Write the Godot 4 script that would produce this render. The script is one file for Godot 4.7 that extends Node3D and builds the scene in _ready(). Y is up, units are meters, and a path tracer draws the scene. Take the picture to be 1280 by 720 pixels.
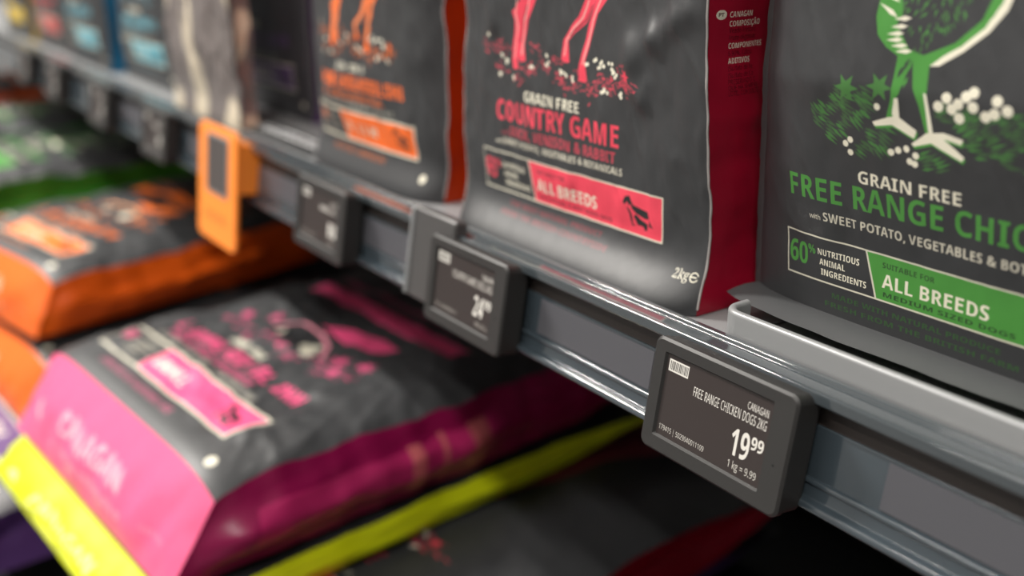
extends Node3D
# A pet-food shelf: upright bags behind a price rail, bags lying flat on the deck below.
# y is up, x runs along the shelf (the camera looks towards -x), +z is the aisle.

const EYE := 0.865            # camera height; heights below are given from the eye
const SHELF := -0.167         # top of the upper shelf, from the eye
const DECK := -0.602          # top of the lower deck, from the eye

var rng := RandomNumberGenerator.new()
var noise := FastNoiseLite.new()
var text_cache := {}
var fonts := {}
var names := {}
var mats := {}
var prints := {}
var crinkle: Texture2D

# ---------------------------------------------------------------- set-up

func _ready():
	rng.seed = 7
	noise.seed = 11
	noise.frequency = 1.0
	noise.fractal_octaves = 3
	set_camera()
	set_light()
	make_materials()
	build_room()
	build_gondola()
	build_rails()
	build_upright_bags()
	build_lying_bags()
	build_tags()

func set_camera():
	var cam := Camera3D.new()
	cam.name = "camera"
	add_child(cam)
	var pitch := deg_to_rad(19.601)
	var yaw := deg_to_rad(35.214)
	var fwd := Vector3(-cos(yaw) * cos(pitch), -sin(pitch), -sin(yaw) * cos(pitch))
	cam.position = Vector3(0, EYE, 0.3226)
	cam.look_at_from_position(cam.position, cam.position + fwd, Vector3.UP)
	var at := CameraAttributesPhysical.new()
	at.frustum_focal_length = 35.0
	at.frustum_focus_distance = 0.412
	at.frustum_near = 0.02
	at.frustum_far = 50.0
	at.exposure_aperture = 3.9
	cam.attributes = at
	cam.keep_aspect = Camera3D.KEEP_HEIGHT
	cam.fov = rad_to_deg(2.0 * atan(360.0 / 1244.0))
	cam.near = 0.02
	cam.far = 50.0
	cam.current = true

func set_light():
	var we := WorldEnvironment.new()
	we.name = "environment"
	var e := Environment.new()
	e.background_mode = Environment.BG_COLOR
	e.background_color = Color(0, 0, 0)
	e.tonemap_mode = Environment.TONE_MAPPER_LINEAR
	e.tonemap_exposure = 0.8
	e.sdfgi_enabled = true
	e.ssao_enabled = true
	e.ssil_enabled = true
	we.environment = e
	add_child(we)
	# batten lamps under the ceiling, above the aisle: [centre x, z, length, energy]
	for b in [[-2.35, 0.95, 0.95, 20.0], [0.75, 1.35, 1.2, 6.5], [-1.0, 2.0, 1.2, 6.0], [-4.2, 0.9, 1.2, 4.0]]:
		lamp(b[0], b[1], b[2], b[3])

func lamp(x: float, z: float, length: float, energy: float):
	var t := thing("batten_lamp", Vector3(x, 2.98, z))
	tag(t, "white ceiling batten lamp %s" % ["glowing near the far wall" if x < -3 else ("glowing over the foil bag and blue printed bags" if x < -2 else ("glowing across the aisle from the orange bag" if x < 0 else "glowing over the near end of the aisle"))], "lamp", "ceiling lamps")
	var hm := plain(Color(0.85, 0.85, 0.85), 0.5)
	part("housing", box_mesh(Vector3(length + 0.06, 0.06, 0.13)), hm, t, Vector3(0, -0.03, 0))
	var em := StandardMaterial3D.new()
	em.albedo_color = Color(1, 1, 1)
	em.emission_enabled = true
	em.emission = Color(1.0, 0.98, 0.95)
	em.emission_energy_multiplier = 1.5
	part("diffuser", box_mesh(Vector3(length, 0.012, 0.1)), em, t, Vector3(0, -0.066, 0))
	var l := AreaLight3D.new()
	l.name = "lamp_light"
	l.area_size = Vector2(length, 0.1)
	l.area_normalize_energy = true
	l.light_energy = energy
	l.light_color = Color(1.0, 0.98, 0.95)
	l.shadow_enabled = true
	l.area_range = 12.0
	l.area_attenuation = 2.0
	l.rotation.x = -PI / 2
	l.position = Vector3(0, -0.08, 0)
	t.add_child(l)

# ---------------------------------------------------------------- nodes

func numbered(called: String) -> String:
	var n: int = names.get(called, 0)
	names[called] = n + 1
	return called if n == 0 else "%s_%03d" % [called, n]

func thing(called: String, at: Vector3) -> Node3D:
	var o := Node3D.new()
	o.name = numbered(called)
	add_child(o)
	o.position = at
	return o

func tag(o: Node, label: String, category: String, group := "", kind := ""):
	if label: o.set_meta("label", label)
	if category: o.set_meta("category", category)
	if group: o.set_meta("group", group)
	if kind: o.set_meta("kind", kind)

func part(called: String, m: Mesh, mat: Material, parent: Node, at := Vector3.ZERO) -> MeshInstance3D:
	var o := MeshInstance3D.new()
	o.name = called
	o.mesh = m
	o.material_override = mat
	o.position = at
	parent.add_child(o, true)
	return o

func struct(called: String, m: Mesh, mat: Material, at: Vector3, label: String) -> MeshInstance3D:
	var o := part(called, m, mat, self, at)
	tag(o, label, called.split("_")[0], "", "structure")
	return o

# ---------------------------------------------------------------- materials

func plain(c: Color, rough := 0.5, metal := 0.0, spec := 0.5) -> StandardMaterial3D:
	var m := StandardMaterial3D.new()
	m.albedo_color = c
	m.roughness = rough
	m.metallic = metal
	m.metallic_specular = spec
	return m

func make_materials():
	# fine crinkle of plastic film, as a normal map
	var im := Image.create(512, 512, false, Image.FORMAT_RGBA8)
	var n := FastNoiseLite.new()
	n.seed = 5
	n.frequency = 0.012
	n.fractal_octaves = 4
	for y in 512:
		for x in 512:
			var a: float = 1.0 - absf(n.get_noise_2d(x, y * 0.7))
			var b: float = n.get_noise_2d(x * 6.0 + 900, y * 6.0)
			var v := clampf(a * 0.7 + b * 0.1 + 0.15, 0, 1)
			im.set_pixel(x, y, Color(v, v, v))
	im.bump_map_to_normal_map(4.0)
	crinkle = ImageTexture.create_from_image(im)
	mats.steel = plain(Color(0.57, 0.575, 0.58), 0.36, 0.2)
	mats.shelf = mats.steel
	mats.rail = plain(Color(0.21, 0.245, 0.27), 0.2)
	mats.rail.clearcoat_enabled = true
	mats.rail.clearcoat = 1.0
	mats.rail.clearcoat_roughness = 0.04
	mats.bead = plain(Color(0.24, 0.265, 0.28), 0.09)
	mats.bead.clearcoat_enabled = true
	mats.bead.clearcoat = 1.0
	mats.bead.clearcoat_roughness = 0.05
	mats.groove = plain(Color(0.17, 0.145, 0.135), 0.5)
	mats.paper = plain(Color(0.30, 0.30, 0.32), 0.35)
	mats.dark = plain(Color(0.07, 0.07, 0.075), 0.6)
	mats.housing = plain(Color(0.17, 0.167, 0.165), 0.5)
	mats.seal = plain(Color(0.27, 0.275, 0.28), 0.5)
	mats.cut = plain(Color(0.62, 0.60, 0.59), 0.7)

# ---------------------------------------------------------------- meshes

func box_mesh(s: Vector3) -> BoxMesh:
	var b := BoxMesh.new()
	b.size = s
	return b

# a sheet of rows of points; normals from its own slopes
func grid_mesh(rows: Array, uvs: Array, flip := false) -> ArrayMesh:
	var ny := rows.size()
	var nx: int = rows[0].size()
	var v := PackedVector3Array()
	var nr := PackedVector3Array()
	var uv := PackedVector2Array()
	var idx := PackedInt32Array()
	for j in ny:
		for i in nx:
			var p: Vector3 = rows[j][i]
			var du: Vector3 = rows[j][mini(i + 1, nx - 1)] - rows[j][maxi(i - 1, 0)]
			var dv: Vector3 = rows[mini(j + 1, ny - 1)][i] - rows[maxi(j - 1, 0)][i]
			var n := du.cross(dv)
			if n.length_squared() < 1e-16: n = Vector3(0, 0, 1e-3)
			n = n.normalized()
			v.append(p)
			nr.append(-n if flip else n)
			uv.append(uvs[j][i])
	for j in ny - 1:
		for i in nx - 1:
			var a := j * nx + i
			var b := a + 1
			var c := a + nx
			var d := c + 1
			if flip: idx.append_array(PackedInt32Array([a, b, c, b, d, c]))
			else: idx.append_array(PackedInt32Array([a, c, b, b, c, d]))
	var arr := []
	arr.resize(Mesh.ARRAY_MAX)
	arr[Mesh.ARRAY_VERTEX] = v
	arr[Mesh.ARRAY_NORMAL] = nr
	arr[Mesh.ARRAY_TEX_UV] = uv
	arr[Mesh.ARRAY_INDEX] = idx
	var m := ArrayMesh.new()
	m.add_surface_from_arrays(Mesh.PRIMITIVE_TRIANGLES, arr)
	return m

func tri(st: SurfaceTool, a: Vector3, b: Vector3, c: Vector3, out: Vector3):
	# winds the triangle clockwise as seen from the side that "out" points to
	if (b - a).cross(c - a).dot(out) > 0:
		var k := b
		b = c
		c = k
	st.add_vertex(a)
	st.add_vertex(b)
	st.add_vertex(c)

# a closed outline in (z, y), run along x; rounded corners where asked
func extrude_x(outline: PackedVector2Array, x0: float, x1: float) -> ArrayMesh:
	var st := SurfaceTool.new()
	st.begin(Mesh.PRIMITIVE_TRIANGLES)
	var n := outline.size()
	var area := 0.0
	for i in n: area += outline[i].cross(outline[(i + 1) % n])
	# side faces: neighbours that turn less than 45 degrees share a normal
	var sides := []
	for i in n:
		var d: Vector2 = outline[(i + 1) % n] - outline[i]
		sides.append((Vector2(d.y, -d.x) * signf(area)).normalized())
	for i in n:
		var p: Vector2 = outline[i]
		var q: Vector2 = outline[(i + 1) % n]
		var own: Vector2 = sides[i]
		var prev: Vector2 = sides[(i + n - 1) % n]
		var next: Vector2 = sides[(i + 1) % n]
		var np := (own + prev).normalized() if own.dot(prev) > 0.7 else own
		var nq := (own + next).normalized() if own.dot(next) > 0.7 else own
		var c := [Vector3(x0, p.y, p.x), Vector3(x1, p.y, p.x), Vector3(x1, q.y, q.x), Vector3(x0, q.y, q.x)]
		var nn := [Vector3(0, np.y, np.x), Vector3(0, np.y, np.x), Vector3(0, nq.y, nq.x), Vector3(0, nq.y, nq.x)]
		var order := [0, 1, 2, 0, 2, 3]
		if (c[1] - c[0]).cross(c[2] - c[0]).dot(Vector3(0, own.y, own.x)) > 0: order = [0, 2, 1, 0, 3, 2]
		for k in order:
			st.set_normal(nn[k])
			st.add_vertex(c[k])
	var t := Geometry2D.triangulate_polygon(outline)
	for k in range(0, t.size(), 3):
		for e in [-1.0, 1.0]:
			st.set_normal(Vector3(e, 0, 0))
			var c := []
			for m in 3: c.append(Vector3(x0 if e < 0 else x1, outline[t[k + m]].y, outline[t[k + m]].x))
			tri(st, c[0], c[1], c[2], Vector3(e, 0, 0))
	return st.commit()

# rounds the corners of an outline: pts holds Vector3(z, y, radius)
func rounded(pts: Array, steps := 5) -> PackedVector2Array:
	var out := PackedVector2Array()
	var n := pts.size()
	for i in n:
		var p := Vector2(pts[i].x, pts[i].y)
		var r: float = pts[i].z
		if r <= 0.0:
			out.append(p)
			continue
		var a := Vector2(pts[(i + n - 1) % n].x, pts[(i + n - 1) % n].y)
		var b := Vector2(pts[(i + 1) % n].x, pts[(i + 1) % n].y)
		var da := (a - p)
		var db := (b - p)
		var cut := minf(r, minf(da.length(), db.length()) * 0.49)
		var p0 := p + da.normalized() * cut
		var p2 := p + db.normalized() * cut
		for k in steps + 1:
			var t := float(k) / steps
			out.append(p0.lerp(p, t).lerp(p.lerp(p2, t), t))
	return out

func rounded_rect(w: float, h: float, r: float, steps := 6) -> PackedVector2Array:
	var out := PackedVector2Array()
	var cs := [Vector2(w / 2 - r, h / 2 - r), Vector2(-w / 2 + r, h / 2 - r), Vector2(-w / 2 + r, -h / 2 + r), Vector2(w / 2 - r, -h / 2 + r)]
	for k in 4:
		for i in steps + 1:
			var a := PI / 2 * (k + float(i) / steps)
			out.append(cs[k] + Vector2(cos(a), sin(a)) * r)
	return out

# joins loops of equal length, each [outline, offset, z], into one skin
func loft(loops: Array, cap_last := false, cap_first := false) -> ArrayMesh:
	var st := SurfaceTool.new()
	st.begin(Mesh.PRIMITIVE_TRIANGLES)
	var ring := []
	for l in loops:
		var r := []
		for p in l[0]: r.append(Vector3(p.x + l[1].x, p.y + l[1].y, l[2]))
		ring.append(r)
	for k in ring.size() - 1:
		var n: int = ring[k].size()
		st.set_smooth_group(k)
		for i in n:
			var a: Vector3 = ring[k][i]
			var b: Vector3 = ring[k][(i + 1) % n]
			var c: Vector3 = ring[k + 1][(i + 1) % n]
			var d: Vector3 = ring[k + 1][i]
			var nn := (b - a).cross(d - a)
			if nn.length_squared() < 1e-20: nn = (c - b).cross(d - b)
			tri(st, a, b, c, nn)
			tri(st, a, c, d, nn)
	st.set_smooth_group(99)
	for e in [[cap_last, ring.size() - 1, 1.0], [cap_first, 0, -1.0]]:
		if e[0]:
			var r: Array = ring[e[1]]
			for i in range(1, r.size() - 1): tri(st, r[0], r[i], r[i + 1], Vector3(0, 0, e[2]))
	st.generate_normals()
	return st.commit()

# ---------------------------------------------------------------- print: letters and shapes drawn into an image

func letter_font(kind: String) -> Font:
	if not fonts.has(kind):
		var f := SystemFont.new()
		f.font_names = PackedStringArray(["Droid Serif" if kind == "serif" else "Droid Sans"])
		f.font_weight = 700 if kind == "bold" else 400
		fonts[kind] = f
	return fonts[kind]

# triangles of a line of text, moved so that the baseline is y = 0, with capitals one unit high
func letters(s: String, kind: String) -> PackedVector2Array:
	var key := kind + "|" + s
	if text_cache.has(key): return text_cache[key]
	var ref := PackedVector2Array()
	var out := PackedVector2Array()
	var lo := 0.0
	var hi := 1.0
	for pass_no in 2:
		var tm := TextMesh.new()
		tm.font = letter_font(kind)
		tm.font_size = 64
		tm.pixel_size = 0.01
		tm.depth = 0.0
		tm.curve_step = 2.0
		tm.text = "H" if pass_no == 0 else s
		var arr := tm.get_mesh_arrays()
		var v: PackedVector3Array = arr[Mesh.ARRAY_VERTEX]
		var ix = arr[Mesh.ARRAY_INDEX]
		var order := PackedInt32Array(range(v.size())) if ix == null or ix.size() == 0 else PackedInt32Array(ix)
		if pass_no == 0:
			lo = INF
			hi = -INF
			for p in v:
				lo = minf(lo, p.y)
				hi = maxf(hi, p.y)
		else:
			var left := INF
			for p in v: left = minf(left, p.x)
			for i in order: ref.append(Vector2((v[i].x - left) / (hi - lo), (v[i].y - lo) / (hi - lo)))
	out = ref
	text_cache[key] = out
	return out

class Sheet:
	var im: Image
	var d: float            # pixels per millimetre
	var h: int
	func _init(w_mm: float, h_mm: float, density: float, ground: Color):
		d = density
		h = int(h_mm * d)
		im = Image.create(int(w_mm * d), h, false, Image.FORMAT_RGBA8)
		im.fill(ground)
	func span(y: int, a: float, b: float, c: Color):
		var x0 := int(round(a))
		var x1 := int(round(b))
		if x1 > x0 and y >= 0 and y < h: im.fill_rect(Rect2i(x0, y, x1 - x0, 1), c)
	# points in millimetres, y up
	func poly(pts: PackedVector2Array, c: Color):
		var lo := INF
		var hi := -INF
		var q := PackedVector2Array()
		for p in pts:
			var k := Vector2(p.x * d, h - p.y * d)
			q.append(k)
			lo = minf(lo, k.y)
			hi = maxf(hi, k.y)
		var n := q.size()
		for y in range(maxi(int(floor(lo)), 0), mini(int(ceil(hi)) + 1, h)):
			var yc := y + 0.5
			var xs := []
			for i in n:
				var a := q[i]
				var b := q[(i + 1) % n]
				if (a.y <= yc) != (b.y <= yc): xs.append(a.x + (yc - a.y) / (b.y - a.y) * (b.x - a.x))
			xs.sort()
			for i in range(0, xs.size() - 1, 2): span(y, xs[i], xs[i + 1], c)
	func disc(at: Vector2, r: float, c: Color, ry := 0.0):
		var p := PackedVector2Array()
		for i in 14: p.append(at + Vector2(cos(TAU * i / 14.0) * r, sin(TAU * i / 14.0) * (ry if ry > 0 else r)))
		poly(p, c)
	func leaf(at: Vector2, length: float, wide: float, turn: float, c: Color):
		var u := Vector2(cos(turn), sin(turn))
		var w := Vector2(-u.y, u.x) * wide
		poly(PackedVector2Array([at - u * length / 2, at - u * length * 0.15 + w / 2, at + u * length / 2, at - u * length * 0.15 - w / 2]), c)
	func stroke(pts: PackedVector2Array, wide: float, c: Color):
		for i in pts.size() - 1:
			var u := (pts[i + 1] - pts[i]).normalized() * wide / 2
			var w := Vector2(-u.y, u.x)
			poly(PackedVector2Array([pts[i] + w - u, pts[i + 1] + w + u, pts[i + 1] - w + u, pts[i] - w - u]), c)
	func rect(x0: float, y0: float, x1: float, y1: float, c: Color):
		poly(PackedVector2Array([Vector2(x0, y0), Vector2(x1, y0), Vector2(x1, y1), Vector2(x0, y1)]), c)
	func texture() -> ImageTexture:
		return ImageTexture.create_from_image(im)

# a line of text whose left end, baseline, width and capital height are given in millimetres; width 0 keeps the font's own
func write(sh: Sheet, s: String, x: float, y: float, width: float, cap: float, c: Color, kind := "bold", squeeze := 1.0, right := false):
	var t := letters(s, kind)
	var w := 0.0
	for p in t: w = maxf(w, p.x)
	var sx := width / w if width > 0 else cap * squeeze
	var x0 := x - w * sx if right else x
	for k in range(0, t.size(), 3):
		sh.poly(PackedVector2Array([Vector2(x0 + t[k].x * sx, y + t[k].y * cap), Vector2(x0 + t[k + 1].x * sx, y + t[k + 1].y * cap), Vector2(x0 + t[k + 2].x * sx, y + t[k + 2].y * cap)]), c)

# a line of print too blurred to read: letter-like strokes
func scribble(sh: Sheet, x: float, y: float, width: float, cap: float, c: Color):
	var at := x
	while at < x + width - cap * 0.5:
		var w := cap * rng.randf_range(0.45, 0.7)
		var k := rng.randi_range(0, 4)
		var b := cap * 0.2
		if k == 4:
			at += cap * 0.5
			continue
		sh.rect(at, y, at + b, y + cap, c)
		if k != 1: sh.rect(at + w - b, y, at + w, y + cap, c)
		if k >= 1: sh.rect(at, y, at + w, y + b, c)
		if k == 2: sh.rect(at, y + cap - b, at + w, y + cap, c)
		if k == 0: sh.rect(at, y + cap * 0.4, at + w, y + cap * 0.4 + b, c)
		at += w + cap * 0.22

func pts(a: Array, dx := 0.0, dy := 0.0) -> PackedVector2Array:
	var o := PackedVector2Array()
	for i in range(0, a.size(), 2): o.append(Vector2(a[i] + dx, a[i + 1] + dy))
	return o

# ---------------------------------------------------------------- the printed front of a bag, 208 x 292 mm

const CREAM := Color(0.90, 0.88, 0.80)

func front_print(d: Dictionary, density: float) -> ImageTexture:
	var ground: Color = d.get("ground", Color(0.21, 0.215, 0.22))
	var ac: Color = d.accent
	var dim := ac.lerp(ground, 0.45)
	var sh := Sheet.new(208, 292, density, ground)
	match d.get("art", ""):
		"deer": art_deer(sh, ac, dim, ground)
		"hen": art_hen(sh, ac, dim, ground)
		"bloom": art_bloom(sh, ac, dim, ground)
		"sheep": art_deer(sh, ac, dim, ground)
	var readable: bool = d.get("readable", true)
	if readable: write(sh, "GRAIN FREE", 67.5, 81.0, 48.8, 5.7, CREAM)
	else: scribble(sh, 67.5, 81.0, 48.0, 5.5, CREAM)
	if readable and d.has("title"):
		var tl: Array = d.title
		write(sh, tl[0], tl[1], 68.2, tl[2], 11.0, ac)
	else: scribble(sh, 34, 67.5, 140, 10, ac)
	if d.has("sub"):
		write(sh, "with", 44.5, 60.2, 7.0, 2.6, dim)
		write(sh, d.sub, 52.8, 60.2, 91.5, 5.5, dim.lerp(ac, 0.5))
		write(sh, "with", 38.6, 54.8, 6.0, 2.0, CREAM)
		write(sh, d.sub2, 45.6, 54.8, 103.7, 3.5, CREAM.lerp(ground, 0.15))
	elif d.has("sub2"):
		write(sh, "with", 39.7, 58.6, 6.5, 2.4, CREAM, "regular")
		write(sh, d.sub2, 47.8, 58.6, 120.0, 4.3, CREAM.lerp(ground, 0.15))
	else:
		scribble(sh, 40, 59.5, 100, 5, ac.lerp(dim, 0.5))
		scribble(sh, 38, 54, 115, 3.4, CREAM.lerp(ground, 0.4))
	# the two-part box
	var line := CREAM.lerp(ground, 0.12)
	sh.rect(24.4, 27, 179, 50, line)
	if not readable: sh.rect(23.4, 26, 180, 51, line)
	sh.poly(pts([25.2, 27.8, 75.2, 27.8, 69.8, 49.2, 25.2, 49.2]), ground)
	sh.poly(pts([76.2, 27.8, 178.2, 27.8, 178.2, 49.2, 70.8, 49.2]), ac)
	if readable:
		write(sh, d.percent, 26.2, 33.5, 11.4, 11.0, ac)
		write(sh, "%", 38.0, 40.3, 4.4, 4.4, ac)
		for k in 3: write(sh, ["NUTRITIOUS", "ANIMAL", "INGREDIENTS"][k], 44.0 + k * 0.8, 40.8 - k * 5.0, [22.5, 14.0, 25.0][k], 3.2, CREAM)
		write(sh, "SUITABLE FOR", 78.7, 43.4, 26.0, 2.6, dim.darkened(0.3))
		write(sh, "ALL BREEDS", 78.7, 33.8, 51.0, 6.6, CREAM)
		write(sh, d.get("small", "MEDIUM SIZED DOGS"), 79.5, 29.6, 62.0, 2.2, dim.darkened(0.3))
		write(sh, d.foot[0], 52, 20.6, 84, 2.6, d.foot_color)
		write(sh, d.foot[1], 48, 15.6, 96, 2.6, d.foot_color)
		write(sh, "2kg", 192.0, 15.2, 8.4, 4.0, CREAM, "serif")
		ring_e(sh, Vector2(203.2, 17.0), 2.0)
	else:
		scribble(sh, 28, 38, 12, 7, ac)
		for k in 3: scribble(sh, 43, 42 - k * 5.0, 22, 3, CREAM.lerp(ground, 0.3))
		scribble(sh, 79, 34.5, 50, 7.5, CREAM)
		scribble(sh, 50, 17, 90, 4.5, dim)
		sh.disc(Vector2(190, 15), 3.0, CREAM)
	# seated dog and cat in one dark outline
	var dk := ground.darkened(0.35)
	sh.poly(pts([151, 42.5, 152.5, 45.6, 155.5, 46.4, 157, 44, 158.5, 42.2, 163, 41.4, 168.5, 40.6, 169.5, 37.2, 166.5, 36.8, 161, 38.2, 157.6, 40.2, 156.6, 42.4, 155.4, 41.5, 154.2, 43.4, 152.4, 41.4]), dk)
	sh.poly(pts([153.6, 40.8, 155.8, 39.5, 157.2, 37.5, 158.0, 32.6, 160.0, 32.0, 157.4, 31.6, 156.4, 34.0, 155.6, 37.0]), dk)
	sh.poly(pts([158.6, 36.4, 160.2, 38.0, 163.6, 35.8, 166.0, 35.2, 168.6, 34.4, 168.2, 31.0, 166.6, 31.0, 165.6, 32.6, 161.2, 32.8, 160.0, 35.0]), dk)
	sh.poly(pts([169.6, 36.8, 171.2, 34.4, 172.6, 33.2, 169.4, 33.4]), dk)
	return sh.texture()

func ring_e(sh: Sheet, at: Vector2, r: float):
	var o := PackedVector2Array()
	for i in 15: o.append(at + Vector2(cos(0.5 + i * 0.378), sin(0.5 + i * 0.378)) * r)
	sh.stroke(o, 0.55, CREAM)
	sh.rect(at.x - r, at.y - 0.28, at.x + r * 0.6, at.y + 0.28, CREAM)

func sprig(sh: Sheet, at: Vector2, n: int, spread: float, c: Color, c2: Color, length := 4.0):
	for i in n:
		var p := at + Vector2(rng.randfn(0, spread), rng.randfn(0, spread * 0.55))
		sh.leaf(p, length * rng.randf_range(0.6, 1.2), length * 0.34, rng.randf_range(-0.7, 0.9) + (PI if rng.randf() < 0.3 else 0.0), c if rng.randf() < 0.55 else c2)

func blossom(sh: Sheet, at: Vector2, r: float, c: Color):
	for i in 6: sh.leaf(at + Vector2(cos(i * TAU / 6), sin(i * TAU / 6)) * r * 0.55, r * 1.1, r * 0.5, i * TAU / 6, c)

func art_deer(sh: Sheet, ac: Color, dim: Color, ground: Color):
	var lv := [30.3,107.8,40.2,107.3,47.5,109.3,59.2,107.6,45.1,96.8,64.0,92.8,69.6,99.3,75.2,97.3,86.1,102.3,94.5,105.7,103.1,95.2,98.9,97.3,109.2,93.4,115.0,100.3,132.2,100.9,139.7,99.4,141.6,97.2,148.7,99.2,152.3,97.3,157.4,99.1,130.6,95.9,123.1,91.9,148.3,104.4,77.2,109.8]
	for i in range(0, lv.size(), 2): sprig(sh, Vector2(lv[i], lv[i + 1]), 12, 3.4, dim, ac.lerp(dim, 0.45), 3.6)
	blossom(sh, Vector2(153, 103.5), 3.4, ac)
	var body := pts([40, 292, 46, 200, 52, 160, 58, 150, 72, 158, 110, 158, 124, 150, 136, 152, 146, 190, 150, 292])
	sh.poly(body, dim)
	for i in 90:
		var p := Vector2(rng.randf_range(54, 138), rng.randf_range(160, 285))
		sh.leaf(p, 8, 1.2, rng.randf_range(-1.9, -1.2), ac)
	for leg in [[64.7,133.9,56.8,127.7,59.1,123.3,55.3,101.9,57.0,97.4,62.3,97.9,61.1,102.5,64.3,109.4,69.3,122.1,79.0,134.6,82,160,60,160], [65.9,126.3,64.3,111.3,62.7,104.6,63.4,102.0,68.9,102.6,67.2,110.9,71.5,126.7,80,160,66,160], [118.3,136.6,113.8,128.1,102.4,116.4,101.1,106.3,103.8,105.1,107.8,105.7,106.4,116.1,119.7,125.5,127.6,137.0,130,160,112,160], [127.6,137.0,121.6,125.6,120.0,117.8,115.7,105.3,115.1,97.2,121.0,96.9,122.2,98.6,120.5,107.0,124.2,119.3,128.9,130.2,135.8,137.5,140,160,126,160]]:
		sh.poly(pts(leg), ac)
	for s in [[62,134,59.5,127,61.5,120,58.2,103.5], [68,126,66,113,65.5,106], [121,136,117,128,105,116.5,103.6,109], [131,137,125,127,122.4,118,118.6,106], [73,135,68,124]]:
		sh.stroke(pts(s), 0.9, ac.lerp(CREAM, 0.65))
	for s in [[70,131,66,122,63.6,112], [124,134,119.5,127,108,118.5]]:
		sh.stroke(pts(s), 0.7, dim.darkened(0.3))
	var be := [31.7,114.1,45.1,103.0,48.7,101.3,43.1,93.2,57.0,93.3,74.1,100.5,88.1,108.2,88.8,103.2,100.9,100.0,105.0,99.2,110.1,97.2,122.5,106.5,127.1,108.2,131.0,106.2,134.7,106.9,140.1,106.8,143.3,105.1,143.9,103.4,134.4,94.5,137.1,95.5,148.1,93.8]
	for i in range(0, be.size(), 2):
		for k in 3: sh.disc(Vector2(be[i] + rng.randf_range(-1.7, 1.7), be[i + 1] + rng.randf_range(-1.5, 1.5)), 0.95, CREAM)

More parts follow.
